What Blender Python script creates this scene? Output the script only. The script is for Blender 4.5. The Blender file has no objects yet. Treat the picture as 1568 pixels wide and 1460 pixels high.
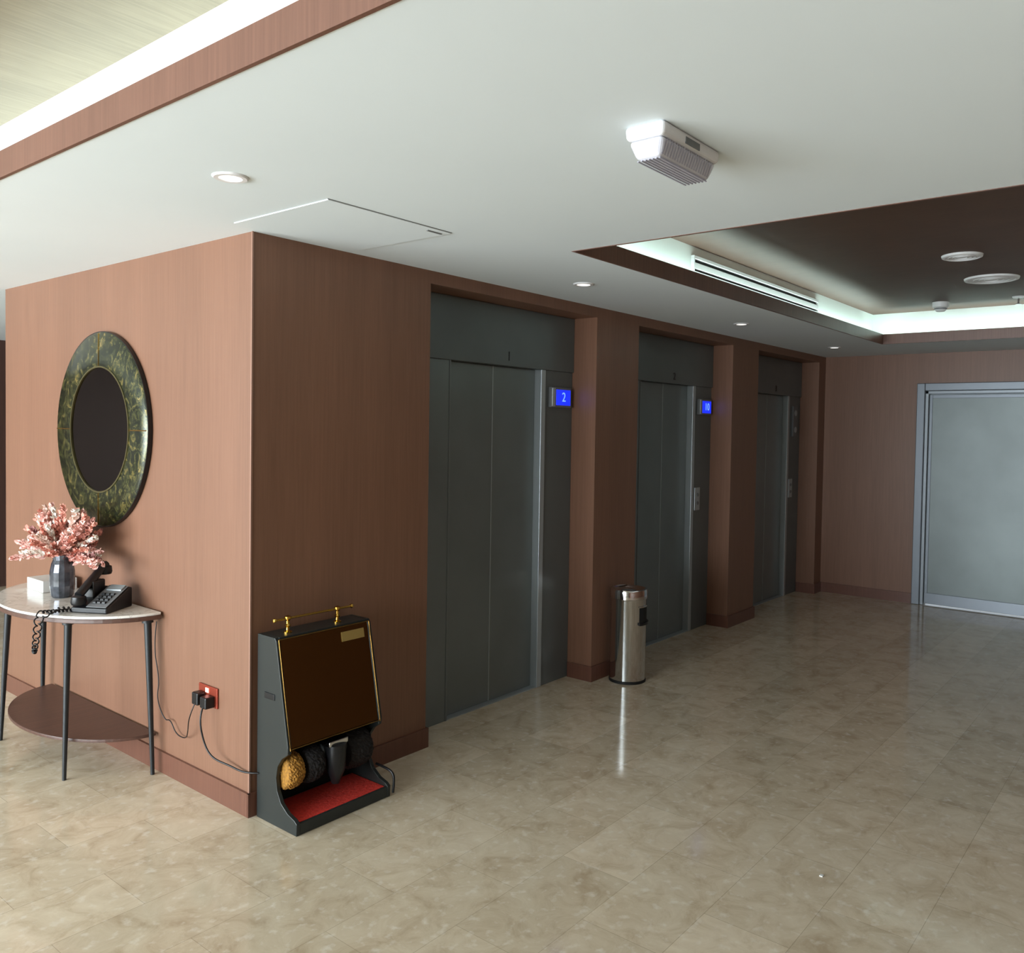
import bpy, bmesh, math, random
from mathutils import Vector, Matrix
random.seed(7)
D=bpy.data; COL=bpy.context.scene.collection
H=2.45; L=6.79; YR=-6.2; XL=-6.5; YF=6.2
def s2l(c): 
    return tuple(((v/255)/12.92 if v/255<=0.04045 else ((v/255+0.055)/1.055)**2.4) for v in c)+(1,)
# ---------------- materials
def base_mat(name):
    m=D.materials.new(name); m.use_nodes=True
    nt=m.node_tree; return m,nt,nt.nodes["Principled BSDF"]
def mat(name,rgb,rough=.5,metal=0,emit=None,es=0,var=0.0,vscale=8,coat=0,trans=0,ior=1.45,bump=0):
    m,nt,b=base_mat(name); c=s2l(rgb)
    b.inputs["Base Color"].default_value=c; b.inputs["Roughness"].default_value=rough; b.inputs["Metallic"].default_value=metal
    b.inputs["Coat Weight"].default_value=coat; b.inputs["Transmission Weight"].default_value=trans; b.inputs["IOR"].default_value=ior
    if emit: b.inputs["Emission Color"].default_value=s2l(emit); b.inputs["Emission Strength"].default_value=es
    if var>0 or bump>0:
        g=nt.nodes.new("ShaderNodeNewGeometry"); n=nt.nodes.new("ShaderNodeTexNoise"); n.inputs["Scale"].default_value=vscale; n.inputs["Detail"].default_value=5
        nt.links.new(g.outputs["Position"],n.inputs["Vector"])
        if var>0:
            r=nt.nodes.new("ShaderNodeValToRGB"); r.color_ramp.elements[0].position=.3; r.color_ramp.elements[1].position=.7
            r.color_ramp.elements[0].color=tuple(v*(1-var) for v in c[:3])+(1,); r.color_ramp.elements[1].color=tuple(min(1,v*(1+var)) for v in c[:3])+(1,)
            nt.links.new(n.outputs["Fac"],r.inputs["Fac"]); nt.links.new(r.outputs["Color"],b.inputs["Base Color"])
        if bump>0:
            bp=nt.nodes.new("ShaderNodeBump"); bp.inputs["Strength"].default_value=bump; bp.inputs["Distance"].default_value=.01
            nt.links.new(n.outputs["Fac"],bp.inputs["Height"]); nt.links.new(bp.outputs["Normal"],b.inputs["Normal"])
    return m
def wood(name,rgb,rgb2,rough=.42,sc=(60,60,1.6),var2=.5):
    m,nt,b=base_mat(name); N=nt.nodes; K=nt.links
    g=N.new("ShaderNodeNewGeometry"); mp=N.new("ShaderNodeMapping"); mp.inputs["Scale"].default_value=sc
    K.new(g.outputs["Position"],mp.inputs["Vector"])
    n=N.new("ShaderNodeTexNoise"); n.inputs["Scale"].default_value=1.5; n.inputs["Detail"].default_value=6; n.inputs["Roughness"].default_value=.65
    K.new(mp.outputs["Vector"],n.inputs["Vector"])
    r=N.new("ShaderNodeValToRGB"); r.color_ramp.elements[0].position=.3; r.color_ramp.elements[1].position=.72
    r.color_ramp.elements[0].color=s2l(rgb2); r.color_ramp.elements[1].color=s2l(rgb)
    K.new(n.outputs["Fac"],r.inputs["Fac"])
    mp2=N.new("ShaderNodeMapping"); mp2.inputs["Scale"].default_value=(5,5,.25); K.new(g.outputs["Position"],mp2.inputs["Vector"])
    n2=N.new("ShaderNodeTexNoise"); n2.inputs["Scale"].default_value=1; n2.inputs["Detail"].default_value=2; K.new(mp2.outputs["Vector"],n2.inputs["Vector"])
    mr=N.new("ShaderNodeMapRange"); mr.inputs["From Min"].default_value=.3; mr.inputs["From Max"].default_value=.7; mr.inputs["To Min"].default_value=.93; mr.inputs["To Max"].default_value=1.06
    K.new(n2.outputs["Fac"],mr.inputs["Value"])
    mx=N.new("ShaderNodeVectorMath"); mx.operation='SCALE'; K.new(r.outputs["Color"],mx.inputs[0]); K.new(mr.outputs[0],mx.inputs["Scale"])
    K.new(mx.outputs[0],b.inputs["Base Color"]); b.inputs["Roughness"].default_value=rough
    return m
def floor_mat():
    m,nt,b=base_mat("marble_tile"); N=nt.nodes; K=nt.links
    g=N.new("ShaderNodeNewGeometry")
    br=N.new("ShaderNodeTexBrick"); br.offset=.5; br.inputs["Scale"].default_value=1
    br.inputs["Brick Width"].default_value=.6; br.inputs["Row Height"].default_value=.3; br.inputs["Mortar Size"].default_value=.001; br.inputs["Mortar Smooth"].default_value=.1
    br.inputs["Color1"].default_value=s2l((222,209,187)); br.inputs["Color2"].default_value=s2l((204,191,169)); br.inputs["Mortar"].default_value=s2l((176,163,142))
    K.new(g.outputs["Position"],br.inputs["Vector"])
    n=N.new("ShaderNodeTexNoise"); n.inputs["Scale"].default_value=7; n.inputs["Detail"].default_value=9; n.inputs["Roughness"].default_value=.66; n.inputs["Distortion"].default_value=.8
    K.new(g.outputs["Position"],n.inputs["Vector"])
    r=N.new("ShaderNodeValToRGB"); e=r.color_ramp.elements
    e[0].position=.32; e[0].color=(.70,.62,.53,1); e[1].position=.68; e[1].color=(1.05,1.04,1.02,1)
    x=e.new(.5); x.color=(.92,.88,.83,1)
    K.new(n.outputs["Fac"],r.inputs["Fac"])
    mx=N.new("ShaderNodeMix"); mx.data_type='RGBA'; mx.blend_type='MULTIPLY'; mx.inputs[0].default_value=.85
    K.new(br.outputs["Color"],mx.inputs[6]); K.new(r.outputs["Color"],mx.inputs[7])
    v=N.new("ShaderNodeTexNoise"); v.inputs["Scale"].default_value=24; v.inputs["Detail"].default_value=4; K.new(g.outputs["Position"],v.inputs["Vector"])
    r2=N.new("ShaderNodeValToRGB"); r2.color_ramp.elements[0].position=.56; r2.color_ramp.elements[1].position=.72
    K.new(v.outputs["Fac"],r2.inputs["Fac"])
    mm=N.new("ShaderNodeMath"); mm.operation='MULTIPLY'; mm.inputs[1].default_value=.5; K.new(r2.outputs["Color"],mm.inputs[0])
    m2=N.new("ShaderNodeMix"); m2.data_type='RGBA'; K.new(mm.outputs[0],m2.inputs[0]); K.new(mx.outputs[2],m2.inputs[6]); m2.inputs[7].default_value=s2l((232,226,214))
    K.new(m2.outputs[2],b.inputs["Base Color"])
    mr=N.new("ShaderNodeMapRange"); mr.inputs["To Min"].default_value=.05; mr.inputs["To Max"].default_value=.16; K.new(n.outputs["Fac"],mr.inputs["Value"]); K.new(mr.outputs[0],b.inputs["Roughness"])
    return m
M={}
M['wall']=wood("brown_wood_veneer",(131,94,74),(119,84,65))
M['base']=wood("baseboard_veneer",(112,74,59),(97,62,50),.35)
M['tray_brown']=wood("fascia_veneer",(120,86,72),(104,73,61),.4)
M['upper_brown']=wood("tray_ceiling_veneer",(94,68,54),(84,60,48),.6,(60,3,60))
M['upper_tan']=wood("tray_ceiling_tan",(150,141,118),(130,122,102),.5,(3,60,60))
M['ceil']=mat("ceiling_paint",(226,235,239),.8,var=.012,vscale=1.5)
M['white']=mat("white_plastic",(228,228,230),.4)
M['white2']=mat("offwhite_paint",(200,198,194),.7)
M['cove']=mat("cove_paint",(235,240,238),.7)
M['floor']=floor_mat()
M['steel']=mat("painted_steel",(120,127,128),.32,.35,var=.06,vscale=3)
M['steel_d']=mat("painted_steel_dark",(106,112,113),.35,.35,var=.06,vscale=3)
M['jamb']=mat("jamb_steel",(176,184,188),.33,.5)
M['dgap']=mat("dark_gap",(20,20,20),.7)
M['door']=mat("door_grey",(126,134,134),.42,.25,var=.09,vscale=2.2)
M['dframe']=mat("door_frame_grey",(126,132,140),.38,.3)
M['dstop']=mat("door_stop_grey",(140,146,152),.38,.3)
M['chrome']=mat("chrome",(205,205,205),.08,1)
M['brass']=mat("brass",(205,165,80),.18,1)
M['brass_d']=mat("aged_brass_trim",(140,108,56),.25,1)
M['black']=mat("black_plastic",(18,18,20),.35)
M['blackm']=mat("black_metal",(42,44,46),.4,.3)
M['rubber']=mat("black_rubber",(14,14,14),.6)
M['grey']=mat("grey_plastic",(110,112,114),.45)
M['cab']=mat("cabinet_dark_enamel",(40,44,43),.35,.1)
M['bronze']=mat("bronze_mirror",(140,116,74),.07,1)
M['redmat']=mat("red_carpet",(195,48,36),.95,var=.15,vscale=60,bump=.4)
M['bristle']=mat("yellow_bristle",(150,104,36),.8,var=.5,vscale=90)
M['bristleb']=mat("black_bristle",(24,20,20),.8,var=.4,vscale=90)
M['copper']=mat("copper_plate",(150,64,46),.35,.5)
M['blue']=mat("display_blue",(20,40,220),.3,emit=(25,50,255),es=1.0)
M['digit']=mat("display_digit",(150,190,255),.3,emit=(110,160,255),es=1.2)
M['led_on']=mat("lamp_lens",(255,255,255),.3,emit=(255,250,240),es=1.4)
M['redled']=mat("neon_switch",(255,200,190),.3,emit=(255,120,100),es=2)
M['tablewood']=wood("table_walnut",(92,64,54),(72,49,41),.35,(3,40,40))
M['glassmirror']=mat("tinted_mirror",(66,60,54),.04,1)
M['paper']=mat("white_paper_box",(222,222,218),.6)
def marble_white():
    m,nt,b=base_mat("white_marble"); N=nt.nodes;K=nt.links
    g=N.new("ShaderNodeNewGeometry"); n=N.new("ShaderNodeTexNoise"); n.inputs["Scale"].default_value=4; n.inputs["Detail"].default_value=6; n.inputs["Distortion"].default_value=2.5
    K.new(g.outputs["Position"],n.inputs["Vector"]); r=N.new("ShaderNodeValToRGB"); e=r.color_ramp.elements
    e[0].position=.47;e[0].color=s2l((226,222,214)); e[1].position=.53; e[1].color=s2l((226,222,214)); x=e.new(.5); x.color=s2l((194,188,178))
    K.new(n.outputs["Fac"],r.inputs["Fac"]); K.new(r.outputs["Color"],b.inputs["Base Color"]); b.inputs["Roughness"].default_value=.15
    return m
M['marble']=marble_white()
def antique():
    m,nt,b=base_mat("antiqued_glass"); N=nt.nodes;K=nt.links
    g=N.new("ShaderNodeNewGeometry"); n=N.new("ShaderNodeTexNoise"); n.inputs["Scale"].default_value=15; n.inputs["Detail"].default_value=9; n.inputs["Roughness"].default_value=.78; n.inputs["Distortion"].default_value=1.6
    K.new(g.outputs["Position"],n.inputs["Vector"]); r=N.new("ShaderNodeValToRGB"); e=r.color_ramp.elements
    e[0].position=.46;e[0].color=s2l((34,38,27)); e[1].position=.68; e[1].color=s2l((158,134,78)); x=e.new(.55); x.color=s2l((70,72,42))
    K.new(n.outputs["Fac"],r.inputs["Fac"]); K.new(r.outputs["Color"],b.inputs["Base Color"]); b.inputs["Roughness"].default_value=.18; b.inputs["Metallic"].default_value=.35
    return m
M['antique']=antique()
M['vase']=mat("smoked_glass",(90,94,102),.08,.6,var=.6,vscale=22)
# ---------------- geometry helpers
def finish(me,name,material,parent=None,smooth=False,bevel=0,seg=2):
    o=D.objects.new(name,me); COL.objects.link(o)
    if material is not None:
        for mm in (material if isinstance(material,list) else [material]): me.materials.append(mm)
    if smooth:
        for p in me.polygons: p.use_smooth=True
    if bevel>0:
        md=o.modifiers.new("bevel",'BEVEL'); md.width=bevel; md.segments=seg; md.limit_method='ANGLE'; md.angle_limit=math.radians(40)
    if parent: o.parent=parent
    return o
def empty(name,loc=(0,0,0)):
    o=D.objects.new(name,None); COL.objects.link(o); o.empty_display_size=.1; return o
def boxes(name,bl,material,parent=None,bevel=0):
    bm=bmesh.new()
    for (x0,x1,y0,y1,z0,z1) in bl:
        mtx=Matrix.Translation(((x0+x1)/2,(y0+y1)/2,(z0+z1)/2))@Matrix.Diagonal((abs(x1-x0),abs(y1-y0),abs(z1-z0),1))
        bmesh.ops.create_cube(bm,size=1,matrix=mtx)
    me=D.meshes.new(name); bm.to_mesh(me); bm.free()
    return finish(me,name,material,parent,bevel=bevel)
def box(name,x0,x1,y0,y1,z0,z1,material,parent=None,bevel=0): return boxes(name,[(x0,x1,y0,y1,z0,z1)],material,parent,bevel)
def lathe(name,prof,c,material,parent=None,seg=48,axis='Z',smooth=True,sx=1,sy=1,closed=False):
    bm=bmesh.new(); rings=[]
    for r,h in prof:
        ring=[]
        for i in range(seg):
            a=2*math.pi*i/seg; x=math.cos(a)*r*sx; y=math.sin(a)*r*sy
            v=(x,y,h) if axis=='Z' else ((h,x,y) if axis=='X' else (x,h,y))
            ring.append(bm.verts.new((v[0]+c[0],v[1]+c[1],v[2]+c[2])))
        rings.append(ring)
    pairs=list(zip(rings[:-1],rings[1:]))
    if closed: pairs.append((rings[-1],rings[0]))
    for a,b in pairs:
        for i in range(seg):
            bm.faces.new((a[i],a[(i+1)%seg],b[(i+1)%seg],b[i]))
    if not closed:
        if prof[0][0]>1e-4: bm.faces.new(rings[0])
        if prof[-1][0]>1e-4: bm.faces.new(rings[-1])
    bmesh.ops.remove_doubles(bm,verts=bm.verts,dist=1e-6); bmesh.ops.recalc_face_normals(bm,faces=bm.faces)
    me=D.meshes.new(name); bm.to_mesh(me); bm.free()
    o=finish(me,name,material,parent,smooth=smooth)
    if smooth:
        md=o.modifiers.new("es",'EDGE_SPLIT'); md.split_angle=math.radians(35)
    return o
def rod(name,p0,p1,r0,r1,material,parent=None,seg=20):
    p0=Vector(p0);p1=Vector(p1); d=p1-p0
    bm=bmesh.new(); bmesh.ops.create_cone(bm,cap_ends=True,segments=seg,radius1=r0,radius2=r1,depth=d.length)
    q=d.to_track_quat('Z','Y').to_matrix().to_4x4(); bm.transform(Matrix.Translation((p0+p1)/2)@q)
    me=D.meshes.new(name); bm.to_mesh(me); bm.free()
    o=finish(me,name,material,parent,smooth=True); md=o.modifiers.new("es",'EDGE_SPLIT'); md.split_angle=math.radians(40); return o
def tube(name,pts,r,material,parent=None,cyclic=False):
    cu=D.curves.new(name,'CURVE'); cu.dimensions='3D'; cu.bevel_depth=r; cu.bevel_resolution=3; cu.resolution_u=8
    sp=cu.splines.new('NURBS'); sp.points.add(len(pts)-1)
    for i,p in enumerate(pts): sp.points[i].co=(*p,1)
    sp.use_endpoint_u=True; sp.order_u=3; sp.use_cyclic_u=cyclic
    cu.materials.append(material)
    o=D.objects.new(name,cu); COL.objects.link(o)
    if parent:o.parent=parent
    return o
def prism(name,poly,a0,a1,axis,material,parent=None,bevel=0):
    bm=bmesh.new()
    def mk(p,a): return (a,p[0],p[1]) if axis=='X' else ((p[0],a,p[1]) if axis=='Y' else (p[0],p[1],a))
    A=[bm.verts.new(mk(p,a0)) for p in poly]; B=[bm.verts.new(mk(p,a1)) for p in poly]
    n=len(poly); bm.faces.new(A); bm.faces.new(B)
    for i in range(n): bm.faces.new((A[i],A[(i+1)%n],B[(i+1)%n],B[i]))
    bmesh.ops.recalc_face_normals(bm,faces=bm.faces)
    me=D.meshes.new(name); bm.to_mesh(me); bm.free()
    return finish(me,name,material,parent,bevel=bevel)
def text(name,s,loc,size,material,parent,rot=(math.pi/2,0,0)):
    cu=D.curves.new(name,'FONT'); cu.body=s; cu.size=size; cu.extrude=.0008; cu.align_x='CENTER'; cu.align_y='CENTER'; cu.materials.append(material)
    o=D.objects.new(name,cu); COL.objects.link(o); o.location=loc; o.rotation_euler=rot; o.parent=parent; return o
# ---------------- room shell
box("floor",XL-.3,L+.2,YR-.2,YF+.2,-.1,0,M['floor'])
P=2.03; R0=1.03; RW=1.51   # recess period / start / width
ZR=2.385                    # recess head
boxes("wall_left",[(0,.03,0,2.61,0,H),(.03,1.6,2.58,2.61,0,H)],M['wall'])
we=[(.03,R0,0,.35,0,H)]
for i in range(3):
    a=R0+P*i; b=a+RW; c=min(b+P-RW,L)
    we.append((b,c,0,.35,0,H)); we.append((a,b,0,.35,ZR,H)); 
boxes("wall_elevator",we,M['wall'])
box("wall_shaft",.03,L,.35,.45,0,H,M['white2'])
DY0,DY1,DZ=-3.4,-.90,2.16
boxes("wall_back",[(L,L+.15,DY1,.45,0,H),(L,L+.15,YR,DY0,0,H),(L,L+.15,DY0,DY1,DZ,H)],M['wall'])
boxes("wall_right",[(XL,L+.15,YR-.15,YR,0,2.9)],M['wall'])
boxes("wall_passage",[(-6.5,3,YF,YF+.15,0,2.9),(1.6,1.7,2.61,YF,0,H)],wood("dark_veneer",(76,52,44),(62,43,37)))
WY0,WY1,WZ0,WZ1=-2.4,5.0,.15,2.35
boxes("wall_window",[(XL-.15,XL,YR,WY0,0,2.9),(XL-.15,XL,WY1,YF,0,2.9),(XL-.15,XL,WY0,WY1,0,WZ0),(XL-.15,XL,WY0,WY1,WZ1,2.9)],M['white2'])
wb=[]
for i in range(7):
    y=WY0+(WY1-WY0)*i/6; wb.append((XL-.1,XL-.04,y-.03,y+.03,WZ0,WZ1))
wb+= [(XL-.1,XL-.04,WY0,WY1,WZ0,WZ0+.06),(XL-.1,XL-.04,WY0,WY1,WZ1-.06,WZ1)]
boxes("window_1",wb,M['blackm'])
# baseboards
bz=.10;bt=.012
boxes("baseboard_left",[(-bt,0,-bt,2.61,0,bz)],M['base'])
bb=[(-bt,R0,-bt,0,0,bz)]
for i in range(3):
    b=R0+P*i+RW; c=min(b+P-RW,L); bb.append((b-bt,c+(bt if i<2 else 0),-bt,0,0,bz)); bb.append((b-bt,b,0,.185,0,bz)); 
    if i<2: bb.append((c,c+bt,0,.185,0,bz))
bb.append((R0,R0+bt,-bt,.185,0,bz))
boxes("baseboard_elevator",bb,M['base'])
boxes("baseboard_back",[(L-bt,L,DY1,0,0,bz),(L-bt,L,YR,DY0,0,bz)],M['base'])
boxes("trim_corner",[(-.003,.004,-.003,.004,bz,H)],mat("corner_trim",(160,124,108),.35,.2))
# ceiling with tray openings
T1=(-4.6,-.93,-5.6,1.9); T2=(1.07,5.72,-4.1,-.87); e=.012
holes=[(t[0]-e,t[1]+e,t[2]-e,t[3]+e) for t in (T1,T2)]
xs=sorted({XL,L,*[h[0] for h in holes],*[h[1] for h in holes]}); ys=sorted({YR,YF,*[h[2] for h in holes],*[h[3] for h in holes]})
bm=bmesh.new()
for i in range(len(xs)-1):
    for j in range(len(ys)-1):
        cx=(xs[i]+xs[i+1])/2; cy=(ys[j]+ys[j+1])/2
        if any(h[0]<cx<h[1] and h[2]<cy<h[3] for h in holes): continue
        for z in (H,H+.02):
            q=[bm.verts.new(v) for v in ((xs[i],ys[j],z),(xs[i+1],ys[j],z),(xs[i+1],ys[j+1],z),(xs[i],ys[j+1],z))]; bm.faces.new(q)
me=D.meshes.new("ceiling"); bm.to_mesh(me); bm.free(); finish(me,"ceiling",M['ceil'])
def frame(name,t,o0,o1,z0,z1,material):
    x0,x1,y0,y1=t
    return boxes(name,[(x0-o1,x0-o0,y0-o1,y1+o1,z0,z1),(x1+o0,x1+o1,y0-o1,y1+o1,z0,z1),(x0-o0,x1+o0,y0-o1,y0-o0,z0,z1),(x0-o0,x1+o0,y1+o0,y1+o1,z0,z1)],material)
def area(name,loc,rot,sx,sy,power,color):
    l=D.lights.new(name,'AREA'); l.shape='RECTANGLE'; l.size=sx; l.size_y=sy; l.energy=power; l.color=color
    o=D.objects.new(name,l); COL.objects.link(o); o.location=loc; o.rotation_euler=rot; return o
ZT=2.73; SB=.13
for k,(t,um,pw,colr) in enumerate(((T1,M['upper_tan'],.85,(.86,1,.97)),(T2,M['upper_brown'],2.8,(.74,1,.93)))):
    frame("trim_%d"%(k+1),t,0,.012,H-.002,H+.085,M['tray_brown'])
    frame("trim_%d"%(k+3),t,SB,SB+.02,H+.02,ZT,M['cove'])
    x0,x1,y0,y1=t
    box("ceiling_tray" ,x0-SB-.02,x1+SB+.02,y0-SB-.02,y1+SB+.02,ZT,ZT+.03,um)
    z=H+.035; m_=.07; up=(math.pi,0,0)
    lx=x1-x0; ly=y1-y0
    area("cove_light",((x0+x1)/2,y1+m_,z),up,lx,.04,pw*lx,colr); area("cove_light",((x0+x1)/2,y0-m_,z),up,lx,.04,pw*lx,colr)
    area("cove_light",(x0-m_,(y0+y1)/2,z),up,.04,ly,pw*ly,colr); area("cove_light",(x1+m_,(y0+y1)/2,z),up,.04,ly,pw*ly,colr)
# ---------------- elevators
for i in range(3):
    a=R0+P*i; E=empty("elevator")
    g=.0015
    yp=.19; yd=.235
    x1,x2=a+.35,a+1.165
    box("left_panel",a+g,x1,yp,.30,0.001,2.03,M['steel'],E,.002)
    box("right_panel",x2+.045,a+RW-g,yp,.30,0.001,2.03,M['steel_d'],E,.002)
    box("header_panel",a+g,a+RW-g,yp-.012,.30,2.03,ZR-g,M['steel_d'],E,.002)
    box("right_jamb",x2,x2+.045,yp-.008,.30,0.001,2.03,M['jamb'],E,.003)
    box("left_jamb",x1-.012,x1,yp-.004,.30,0.001,2.03,M['steel'],E,.002)
    box("leaf_1",x1,(x1+x2)/2-.002,yd,.27,.006,2.028,M['steel'],E,.002)
    box("leaf_2",(x1+x2)/2+.002,x2,yd,.27,.006,2.028,M['steel'],E,.002)
    box("meeting_strip",(x1+x2)/2-.003,(x1+x2)/2+.003,yd-.002,.262,.006,2.028,M['jamb'],E)
    box("sill",x1,x2,yp,.30,0.0005,.006,M['jamb'],E)
    text("number",str(i+1),((x1+x2)/2+.08,yp-.014,2.085),.08,M['black'],E)
    if i<2:
        dx0,dx1=x2+.085,x2+.30
        box("display_plate",dx0,dx1,yp-.025,yp,1.795,1.925,M['grey'],E,.004)
        box("display_frame",dx0+.008,dx0+.04,yp-.028,yp-.02,1.80,1.92,M['jamb'],E,.002)
        box("display_screen",dx0+.05,dx1-.012,yp-.028,yp-.02,1.81,1.91,M['blue'],E,.001)
        text("digit","2" if i==0 else "10",((dx0+dx1)/2+.02,yp-.03,1.86),.085,M['digit'],E)
    else:
        box("display_plate",x2+.12,x2+.23,yp-.02,yp,1.62,1.93,M['grey'],E,.004)
        for zz in (1.69,1.86): lathe("lamp",[(0,-.004),(.03,-.004),(.03,0)],(x2+.175,yp-.02,zz),M['jamb'],E,axis='Y',seg=24)
    if i>0:
        box("call_plate",x2+.06,x2+.15,yp-.012,yp,1.0,1.19,M['jamb'],E,.003)
        for zz in (1.06,1.13): lathe("button",[(0,-.006),(.015,-.006),(.015,0)],(x2+.105,yp-.012,zz),M['grey'],E,axis='Y',seg=20)
# ---------------- back door
E=empty("door_1")
g=.002
fw=.075
boxes("frame",[(L-.03,L+.10,DY1-fw,DY1-g,0.001,DZ-g),(L-.03,L+.10,DY0+g,DY0+fw,0.001,DZ-g),(L-.03,L+.10,DY0+fw,DY1-fw,DZ-fw,DZ-g)],M['dframe'],E,.006)
boxes("frame_stop",[(L-.005,L+.10,DY1-fw-.03,DY1-fw,0.001,DZ-fw),(L-.005,L+.10,DY0+fw,DY0+fw+.03,0.001,DZ-fw),(L-.005,L+.10,DY0+fw,DY1-fw,DZ-fw-.03,DZ-fw)],M['dstop'],E,.004)
ym=(DY0+DY1)/2
for n,(u,v) in enumerate(((DY0+fw+.032,ym-.003),(ym+.003,DY1-fw-.032))):
    box("leaf_%d"%(n+1),L+.02,L+.06,u,v,.012,DZ-fw-.033,M['door'],E,.003)
    boxes("leaf_rails_%d"%(n+1),[(L+.01,L+.02,u+.005,v-.005,.014,.12),(L+.012,L+.02,u+.005,u+.03,.12,DZ-fw-.04),(L+.012,L+.02,v-.03,v-.005,.12,DZ-fw-.04),(L+.012,L+.02,u+.03,v-.03,DZ-fw-.07,DZ-fw-.04)],M['dframe'],E,.002)
    hy=ym+(.08 if n else -.08)
    tube("pull_handle_%d"%(n+1),[(L+.02,hy,.85),(L-.05,hy,.85),(L-.05,hy,1.25),(L+.02,hy,1.25)],.012,M['chrome'],E)
# ---------------- ceiling fixtures
def downlight(x,y,z=H,r=.052):
    E=empty("recessed_downlight")
    lathe("trim_ring",[(r*.72,.0),(r*.72,-.006),(r,-.006),(r+.006,-.001),(r+.006,0)],(x,y,z),M['white'],E,32,closed=True)
    lathe("lens",[(0,-.003),(r*.72,-.003),(r*.72,-.001)],(x,y,z),M['led_on'],E,32)
for x,y in ((-.48,-.61),(1.78,-.42),(3.80,-.42),(5.80,-.42)):
    downlight(x,y)
    l=D.lights.new("downlight_lamp",'SPOT'); l.energy=2; l.spot_size=math.radians(95); l.spot_blend=.8; l.shadow_soft_size=.04; l.color=(1,.95,.88)
    o=D.objects.new("downlight_lamp",l); COL.objects.link(o); o.location=(x,y,H-.02)
def disc(name,x,y,r):
    E=empty(name)
    lathe("body",[(0,-.012),(r*.85,-.012),(r*.88,-.016),(r,-.012),(r+.004,0)],(x,y,ZT),M['white'],E,40)
    for q in (.25,.45,.65): lathe("ring",[(r*q,-.012),(r*q,-.015),(r*q+.004,-.015),(r*q+.004,-.012)],(x,y,ZT),M['white'],E,40,closed=True)
disc("ceiling_speaker",3.55,-1.93,.11); disc("ceiling_speaker",4.45,-1.93,.165)
E=empty("smoke_detector"); lathe("body",[(0,-.075),(.03,-.075),(.045,-.06),(.045,-.045),(.06,-.04),(.062,0)],(5.40,-1.40,ZT),M['white'],E,32); lathe("vent",[(.047,-.058),(.047,-.048)],(5.40,-1.40,ZT),M['grey'],E,32)
E=empty("fire_sprinkler"); lathe("flange",[(0,-.01),(.04,-.01),(.045,0)],(5.40,-1.95,ZT),M['white'],E,24); lathe("head",[(0,-.06),(.022,-.06),(.022,-.055),(.006,-.05),(.006,-.01)],(5.40,-1.95,ZT),M['chrome'],E,24)
E=empty("air_diffuser"); yy=T2[3]+SB
box("frame_top",2.40,4.42,yy-.022,yy,2.655,2.675,M['white'],E,.002); box("frame_bottom",2.40,4.42,yy-.022,yy,2.565,2.585,M['white'],E,.002)
box("slot",2.41,4.41,yy-.004,yy-.001,2.585,2.655,M['dgap'],E); box("blade",2.41,4.41,yy-.02,yy-.004,2.60,2.635,M['white'],E,.002)
boxes("ends",[(2.40,2.41,yy-.022,yy,2.585,2.655),(4.41,4.42,yy-.022,yy,2.585,2.655)],M['white'],E)
# access hatch
E=empty("ceiling_access_panel")
hx0,hx1,hy0,hy1=-.13,.49,-.66,-.07
boxes("shadow_gap",[(hx0-.004,hx1+.004,hy0-.004,hy0,H-.0015,H),(hx1,hx1+.004,hy0,hy1,H-.0015,H)],M['grey'],E)
box("panel",hx0,hx1,hy0,hy1,H-.004,H-.0003,M['ceil'],E,.001)
box("latch",hx1-.1,hx1-.02,hy0+.03,hy0+.04,H-.007,H-.004,M['grey'],E)
# emergency bulkhead
E=empty("ceiling_emergency_light")
ex0,ex1,ey0,ey1=-.105,.22,-1.985,-1.865
def rbox(name,x0,x1,y0,y1,z0,z1,mm,inset,par,bev):
    bm=bmesh.new()
    t=[(x0,y0),(x1,y0),(x1,y1),(x0,y1)]; b=[(x0+inset,y0+inset),(x1-inset,y0+inset),(x1-inset,y1-inset),(x0+inset,y1-inset)]
    A=[bm.verts.new((*q,z1)) for q in t]; B=[bm.verts.new((*q,z0)) for q in b]
    bm.faces.new(A); bm.faces.new(B)
    for i in range(4): bm.faces.new((A[i],A[(i+1)%4],B[(i+1)%4],B[i]))
    bmesh.ops.recalc_face_normals(bm,faces=bm.faces); me=D.meshes.new(name); bm.to_mesh(me); bm.free()
    return finish(me,name,mm,par,bevel=bev,seg=4)
rbox("base",ex0,ex1,ey0,ey1,H-.036,H+.001,M['white'],.003,E,.012)
rbox("diffuser",ex0+.006,ex1-.006,ey0+.006,ey1-.006,H-.085,H-.036,mat("prismatic_diffuser",(212,212,222),.2,0,coat=.6),.018,E,.014)
n=20
rib=mat("rib_grey",(172,172,188),.3)
boxes("prism_ribs",[(ex0+.03,ex1-.03,ey0+.026+j*(ey1-ey0-.055)/6,ey0+.030+j*(ey1-ey0-.055)/6,H-.0872,H-.084) for j in range(7)],rib,E,.001)
bm=bmesh.new()
for j in range(n):
    xx=ex0+.03+j*(ex1-ex0-.06)/n
    for (yA,yB) in ((ey0+.0065,ey0+.022),):
        q=[bm.verts.new(v) for v in ((xx,yA-.001,H-.040),(xx+.005,yA-.001,H-.040),(xx+.005,yB-.001,H-.078),(xx,yB-.001,H-.078))]; bm.faces.new(q)
me=D.meshes.new("side_ribs"); bm.to_mesh(me); bm.free(); finish(me,"side_ribs",rib,E)
box("label",ex0+.12,ex0+.20,ey0+.0005,ey0+.003,H-.03,H-.012,M['grey'],E)
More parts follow.
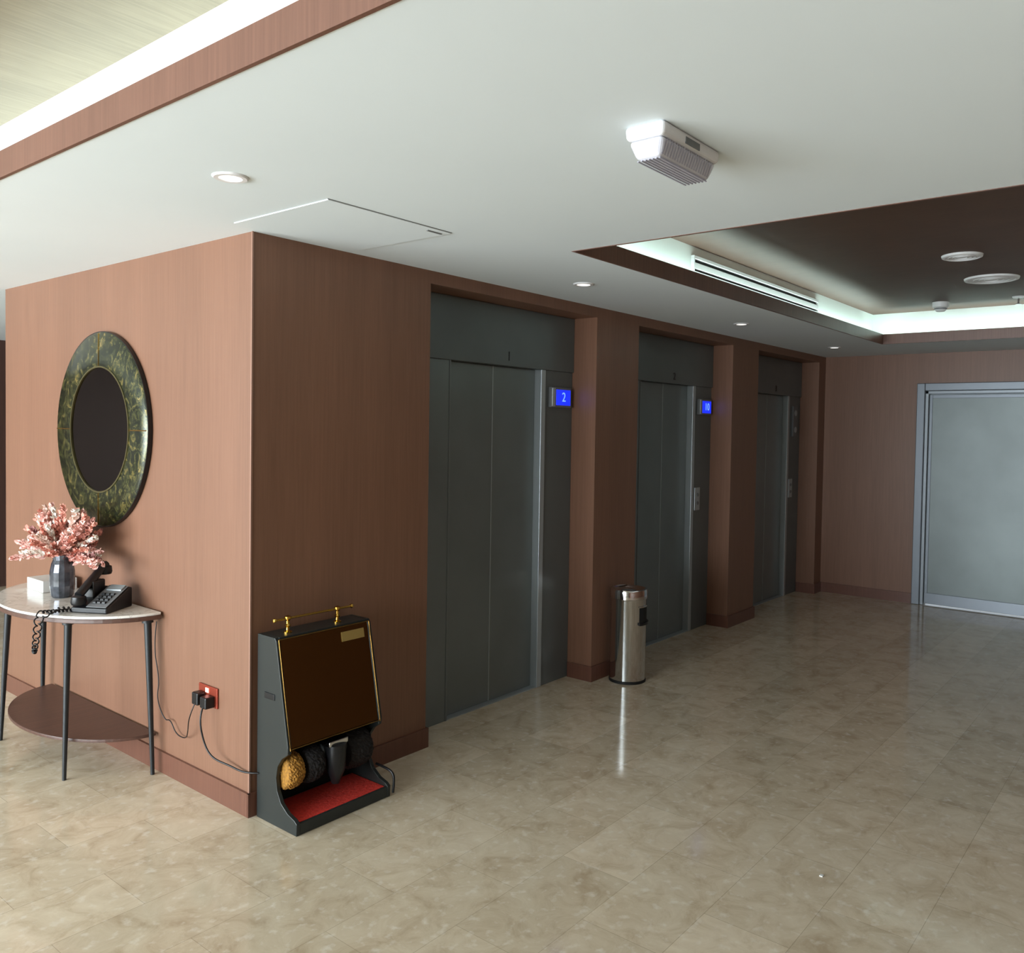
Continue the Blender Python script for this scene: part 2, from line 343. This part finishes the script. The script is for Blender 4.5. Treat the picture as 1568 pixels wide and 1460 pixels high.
# ---------------- ash bin
E=empty("ashtray_bin"); bx,by=2.74,-.155; r=.118
lathe("base_ring",[(0,0.0),(r+.004,0.0),(r+.004,.014),(r,.018)],(bx,by,0.001),M['rubber'],E,48)
lathe("body",[(r,.018),(r,.545),(r+.001,.55)],(bx,by,0),M['chrome'],E,64)
lathe("neck_band",[(r+.001,.55),(r+.006,.553),(r+.006,.60),(r+.002,.612),(r-.008,.614),(r-.03,.600),(r-.075,.592),(0,.590)],(bx,by,0),M['chrome'],E,64)
lathe("ash_sieve",[(0,.597),(.05,.597),(.055,.592)],(bx,by,0),M['grey'],E,32)
a=math.radians(-75)
def arc(name,r0,r1,aw,z0,z1,ac,mm):
    bm=bmesh.new(); K=12; f=[]
    for k in range(K+1):
        t=ac-aw/2+aw*k/K
        f.append([bm.verts.new((bx+rr*math.cos(t),by+rr*math.sin(t),z)) for rr,z in ((r0,z0),(r1,z0),(r1,z1),(r0,z1))])
    for A,B in zip(f[:-1],f[1:]):
        for j in range(4): bm.faces.new((A[j],A[(j+1)%4],B[(j+1)%4],B[j]))
    bm.faces.new(f[0]);bm.faces.new(f[-1]); bmesh.ops.recalc_face_normals(bm,faces=bm.faces)
    me=D.meshes.new(name); bm.to_mesh(me); bm.free(); return finish(me,name,mm,E)
arc("opening",r-.01,r+.002,1.25,.40,.50,a,M['dgap']); arc("opening_lip",r-.002,r+.014,1.35,.385,.40,a,M['black']); arc("opening_lip_top",r,r+.006,1.35,.50,.508,a,M['chrome'])
# ---------------- shoe polisher
E=empty("shoe_polishing_machine")
x0,x1=.02,.52
side=[(-.025,.001),(-.30,.001),(-.302,.05),(-.285,.062),(-.24,.075),(-.195,.105),(-.168,.15),(-.16,.20),(-.17,.25),(-.20,.29),(-.238,.315),(-.24,.345),(-.155,.765),(-.145,.778),(-.025,.778)]
prism("side_panel_left",side,x0,x0+.018,'X',M['cab'],E,.002); prism("side_panel_right",side,x1-.018,x1,'X',M['cab'],E,.002)
box("base_plate",x0+.018,x1-.018,-.29,-.025,.001,.035,M['cab'],E,.002)
box("back_panel",x0+.018,x1-.018,-.035,-.025,.035,.76,M['cab'],E)
box("top_panel",x0+.018,x1-.018,-.15,-.025,.762,.778,M['cab'],E,.002)
prism("front_panel",[(-.236,.335),(-.228,.335),(-.145,.765),(-.153,.765)],x0+.02,x1-.02,'X',M['bronze'],E)
for nm,q0,q1 in (("trim_a",(x0+.012,-.242,.33),(x0+.012,-.157,.770)),("trim_b",(x1-.012,-.242,.33),(x1-.012,-.157,.770)),("trim_c",(x0+.012,-.157,.770),(x1-.012,-.157,.770)),("trim_d",(x0+.012,-.242,.335),(x1-.012,-.242,.335))):
    rod(nm,q0,q1,.0022,.0022,M['brass_d'],E,8)
prism("name_plate",[(-.1685,.705),(-.1655,.705),(-.1575,.745),(-.1605,.745)],x1-.17,x1-.045,'X',mat("name_plate_brass",(170,144,84),.45,.4),E)
box("vent_handle",x0-.004,x0+.001,-.15,-.08,.52,.545,M['black'],E,.002)
for px_ in (.115,.375):
    lathe("handle_post",[(0,.0),(.018,.0),(.018,.005),(.008,.01),(.007,.022),(.013,.03),(.007,.038),(.007,.05),(.014,.058),(.014,.068),(0,.074)],(px_,-.10,.778),M['brass'],E,24)
rod("handle_bar",(.05,-.10,.838),(.455,-.10,.838),.005,.005,M['brass'],E)
for q in (.05,.455): lathe("finial",[(0,-.008),(.008,-.006),(.010,0),(.008,.006),(0,.008)],(q,-.10,.838),M['brass'],E,16,axis='X')
box("mat",x0+.02,x1-.02,-.285,-.06,.035,.048,M['redmat'],E,.003)
box("toe_strip",x0+.018,x1-.018,-.30,-.288,.001,.05,M['cab'],E,.003)
def brush(name,xa,xb,r,mm):
    bm=bmesh.new(); seg=72; nx=16; rings=[]
    for i in range(nx+1):
        t=i/nx; rr=r*(.80+.20*math.sin(math.pi*t)**.5)
        rings.append([bm.verts.new((xa+(xb-xa)*t,-.155+(rr+random.uniform(-.004,.004))*math.cos(2*math.pi*k/seg),.215+(rr+random.uniform(-.004,.004))*math.sin(2*math.pi*k/seg))) for k in range(seg)])
    for A,B in zip(rings[:-1],rings[1:]):
        for k in range(seg): bm.faces.new((A[k],A[(k+1)%seg],B[(k+1)%seg],B[k]))
    bm.faces.new(rings[0]);bm.faces.new(rings[-1]); bmesh.ops.recalc_face_normals(bm,faces=bm.faces)
    me=D.meshes.new(name); bm.to_mesh(me); bm.free(); finish(me,name,mm,E)
brush("brush_yellow",.045,.125,.075,M['bristle']); brush("brush_black",.36,.485,.088,M['bristleb']); brush("brush_mid",.14,.225,.078,M['bristleb'])
rod("axle",(.04,-.155,.215),(.50,-.155,.215),.01,.01,M['chrome'],E)
lathe("motor",[(0,-.07),(.035,-.07),(.045,-.06),(.045,.06),(.035,.07),(0,.07)],(.29,-.16,.25),M['blackm'],E,28,axis='X')
lathe("polish_dispenser",[(0,.12),(.018,.12),(.024,.14),(.04,.18),(.044,.26),(.044,.29),(0,.29)],(.275,-.225,0),M['black'],E,24)
box("dispenser_bracket",.225,.325,-.245,-.16,.288,.312,M['chrome'],E,.004)
tube("foot_rail",[(x1+.004,-.20,.12),(x1+.012,-.25,.115),(x1+.02,-.295,.10),(x1+.02,-.305,.06),(x1+.016,-.30,.012)],.006,M['black'],E)
# ---------------- console table
E=empty("console_table"); cy=1.335; ay=.63; ax=.44; xb=-.013
def halfell(ax_,ay_,n=40): return [(xb-ax_*math.sin(math.pi*i/n),cy-ay_*math.cos(math.pi*i/n)) for i in range(n+1)]
prism("marble_top",halfell(ax-.006,ay-.006),.752,.764,'Z',M['marble'],E,.002)
prism("top_rim",halfell(ax,ay),.732,.7525,'Z',M['tablewood'],E,.003)
prism("lower_shelf",halfell(ax-.06,ay-.05),.165,.18,'Z',M['tablewood'],E,.003)
for n,(lx,ly,tx,ty) in enumerate(((-.345,.955,-.315,.985),(-.05,.715,-.055,.755),(-.345,1.71,-.315,1.685),(-.05,1.955,-.055,1.915))):
    rod("leg_%d"%(n+1),(lx,ly,0.001),(tx,ty,.72),.009,.017,M['blackm'],E); rod("leg_collar_%d"%(n+1),(tx,ty,.715),(tx,ty,.733),.026,.026,M['blackm'],E)
# vase + flowers
V=empty("flower_vase"); vx,vy,vz=-.17,1.40,.7645
lathe("vase",[(0,0),(.045,0),(.052,.01),(.058,.06),(.057,.13),(.05,.17),(.042,.19),(.044,.215),(.041,.215),(.038,.19),(.046,.17),(.05,.12),(.05,.02),(0,.012)],(vx,vy,vz),M['vase'],V,14,smooth=False)
cols=[mat("petal_pink",(234,186,176),.8),mat("petal_coral",(224,160,144),.8),mat("petal_pale",(240,214,202),.8),mat("petal_mauve",(160,112,108),.8),mat("petal_cream",(236,228,218),.8)]
bm=bmesh.new()
def leaf(bm,p,d,l,w,mi):
    d=d.normalized(); s=d.cross(Vector((random.uniform(-1,1),random.uniform(-1,1),random.uniform(-1,1)))).normalized(); nn=d.cross(s)*.15*l
    v=[bm.verts.new(q) for q in (p,p+d*l*.35+s*w+nn,p+d*l*.75+s*w*.7+nn*.8,p+d*l,p+d*l*.75-s*w*.7+nn*.8,p+d*l*.35-s*w+nn)]
    f=bm.faces.new(v); f.material_index=mi
top=Vector((vx,vy,vz+.205))
for k in range(100):
    az=random.uniform(0,2*math.pi); el=random.uniform(.10,1.35); Ls=random.uniform(.20,.33)
    dr=Vector((math.cos(az)*math.cos(el)*.6,math.sin(az)*math.cos(el)*1.35-.16,math.sin(el)*.80))
    if vx+dr.x*Ls>-.05: dr.x*=.25
    mi=random.choices(range(5),(6,4,3,1.2,1.6))[0]
    prev=top.copy(); n=18
    for i in range(1,n+1):
        t=i/n; q=top+dr*Ls*t+Vector((0,0,-.03*t*t*(1.2-el)))
        s=Vector((.0012,.0012,0)); vv=[bm.verts.new(x) for x in (prev-s,prev+s,q+s,q-s)]; f=bm.faces.new(vv); f.material_index=mi
        dv=(q-prev)
        if t>.3:
            for _ in range(5):
                side_=Vector((random.uniform(-1,1),random.uniform(-1,1),random.uniform(-.6,1)))
                leaf(bm,q,dv.normalized()*.9+side_*.8,random.uniform(.026,.046)*(1.15-.5*t),random.uniform(.006,.012),mi)
        prev=q
for v in bm.verts:
    if v.co.x>-.04: v.co.x=-.04
me=D.meshes.new("dried_flowers"); bm.to_mesh(me); bm.free(); finish(me,"dried_flowers",cols,V)
box("white_gift_box",-.20,-.03,1.56,1.76,.7645,.825,M['paper'],None,.003)
# telephone
E=empty("desk_telephone"); tx,ty,tz=-.17,.965,.7645
T=Matrix.Translation((tx,ty,tz))@Matrix.Rotation(math.radians(-60),4,'Z')@Matrix.Scale(1.08,4)
before=set(D.objects)
prism("base",[(-.09,0),(.09,0),(.09,.085),(.075,.09),(-.09,.022)],-.085,.085,'X',M['black'],E,.005)
prism("face_plate",[(-.086,.026),(.07,.0915),(.07,.094),(-.086,.0285)],-.015,.08,'X',M['grey'],E,.001)
kk=[]
for r_ in range(4):
    for c_ in range(3):
        yk=-.065+r_*.02; zk=.028+(yk+.09)*.42
        kk.append((.0+c_*.022,.016+c_*.022,yk,yk+.012,zk,zk+.009))
boxes("keys",kk,M['black'],E,.001)
prism("display",[(.03,.078),(.065,.093),(.065,.098),(.03,.083)],0,.07,'X',M['jamb'],E)
rod("handset_grip",(-.05,-.085,.075),(-.05,.095,.185),.018,.018,M['black'],E)
lathe("earpiece",[(0,-.022),(.028,-.022),(.032,-.012),(.029,.012),(.012,.02),(0,.02)],(-.05,.088,.162),M['black'],E,28)
lathe("mouthpiece",[(0,-.022),(.028,-.022),(.032,-.012),(.029,.012),(.012,.02),(0,.02)],(-.05,-.085,.058),M['black'],E,28)
box("cradle",-.075,-.025,-.02,.06,.05,.125,M['black'],E,.006)
for o in set(D.objects)-before:
    o.matrix_local=T@o.matrix_local
pts=[];
for i in range(190):
    t=i/189; th=t*2*math.pi*30
    if t<.35: u=t/.35; c=Vector((-.26-.15*u,.98+.07*u,.776))
    elif t<.8: u=(t-.35)/.45; c=Vector((-.425-.02*math.sin(math.pi*u),1.05-.05*u,.772-.16*math.sin(math.pi*u)-.02*u))
    else: u=(t-.8)/.2; c=Vector((-.42+.14*u,1.0+.02*u,.756+.02*u+.02*math.sin(math.pi*u)))
    pts.append((c.x+.008*math.cos(th),c.y+.008*math.sin(th),c.z+.005*math.sin(th)))
tube("coiled_cord",pts,.0032,M['black'],E)
# ---------------- mirror
E=empty("round_wall_mirror"); my,mz,mr=1.315,1.615,.50
lathe("backing",[(0,-.004),(mr,-.004),(mr,-.024),(.0,-.024)],(0,my,mz),M['black'],E,96,axis='X')
lathe("frame_ring",[(.32,-.0245),(.32,-.030),(mr-.012,-.030),(mr-.004,-.0245)],(0,my,mz),M['antique'],E,96,axis='X',closed=True)
lathe("glass",[(0,-.027),(.318,-.027),(.318,-.0245)],(0,my,mz),M['glassmirror'],E,96,axis='X')
lathe("inner_bead",[(.316,-.026),(.316,-.034),(.324,-.034),(.324,-.026)],(0,my,mz),mat("bead_gold",(120,112,76),.3,.8),E,96,axis='X',closed=True)
for nm,(u0,u1,w0,w1) in (("seam_a",(my-.0025,my+.0025,mz+.322,mz+mr-.01)),("seam_b",(my-.0025,my+.0025,mz-mr+.01,mz-.322)),("seam_c",(my+.322,my+mr-.01,mz-.0025,mz+.0025)),("seam_d",(my-mr+.01,my-.322,mz-.0025,mz+.0025))):
    box(nm,-.0325,-.0295,u0,u1,w0,w1,M['brass'],E)
# ---------------- outlet & cords
E=empty("wall_socket")
box("plate",-.009,-.001,.235,.385,.405,.495,M['copper'],E,.003)
box("neon",-.012,-.008,.30,.325,.465,.485,M['redled'],E); 
boxes("plugs",[(-.05,-.009,.325,.375,.41,.465),(-.055,-.009,.25,.30,.41,.46)],M['black'],E,.006)
tube("machine_cord",[(-.05,.275,.42),(-.075,.27,.38),(-.06,.25,.26),(-.05,.20,.21),(-.03,.10,.20),(-.02,.03,.19),(.0,-.02,.19),(.019,-.04,.19)],.004,M['black'],E)
tube("charger_cord",[(-.045,.35,.42),(-.07,.36,.36),(-.04,.42,.27),(-.02,.47,.22),(-.02,.56,.22),(-.02,.61,.28),(-.02,.66,.26),(-.04,.70,.36),(-.03,.69,.45),(-.04,.73,.6),(-.03,.72,.72)],.0025,M['black'],E)
box("floor_debris",1.10,1.115,-2.03,-2.018,0.0005,.004,M['paper'],None)
# ---------------- lights
area("window_daylight",(XL-.25,(WY0+WY1)/2,(WZ0+WZ1)/2),(0,-math.pi/2,0),WZ1-WZ0,WY1-WY0,1160,(.86,.95,1))
area("added_fill_light",(1.5,-5.0,H-.01),(0,0,0),3.5,.5,10,(.9,.97,1))  # added ambient fill just under the ceiling, out of view, no actual fixture
w=D.worlds.new("World"); bpy.context.scene.world=w; w.use_nodes=True
w.node_tree.nodes["Background"].inputs[0].default_value=(.75,.87,1,1); w.node_tree.nodes["Background"].inputs[1].default_value=1.0
# ---------------- camera
yaw,pitch,roll,f=.6770,-.0298,.0159,1286.681
fw_=Vector((math.cos(yaw)*math.cos(pitch),math.sin(yaw)*math.cos(pitch),math.sin(pitch))); r_=Vector((math.sin(yaw),-math.cos(yaw),0)); u_=r_.cross(fw_)
r2=r_*math.cos(roll)+u_*math.sin(roll); u2=-r_*math.sin(roll)+u_*math.cos(roll)
c=D.cameras.new("camera"); co=D.objects.new("camera",c); COL.objects.link(co)
mw=Matrix(((r2.x,u2.x,-fw_.x,-2.007),(r2.y,u2.y,-fw_.y,-3.0806),(r2.z,u2.z,-fw_.z,1.65),(0,0,0,1)))
co.matrix_world=mw; c.sensor_fit='HORIZONTAL'; c.sensor_width=36; c.lens=36*f/1568; c.shift_x=-(805.75-784)/1568; c.shift_y=-(730-696.26)/1568; c.clip_start=.05
bpy.context.scene.camera=co
bpy.context.scene.view_settings.view_transform='Standard'
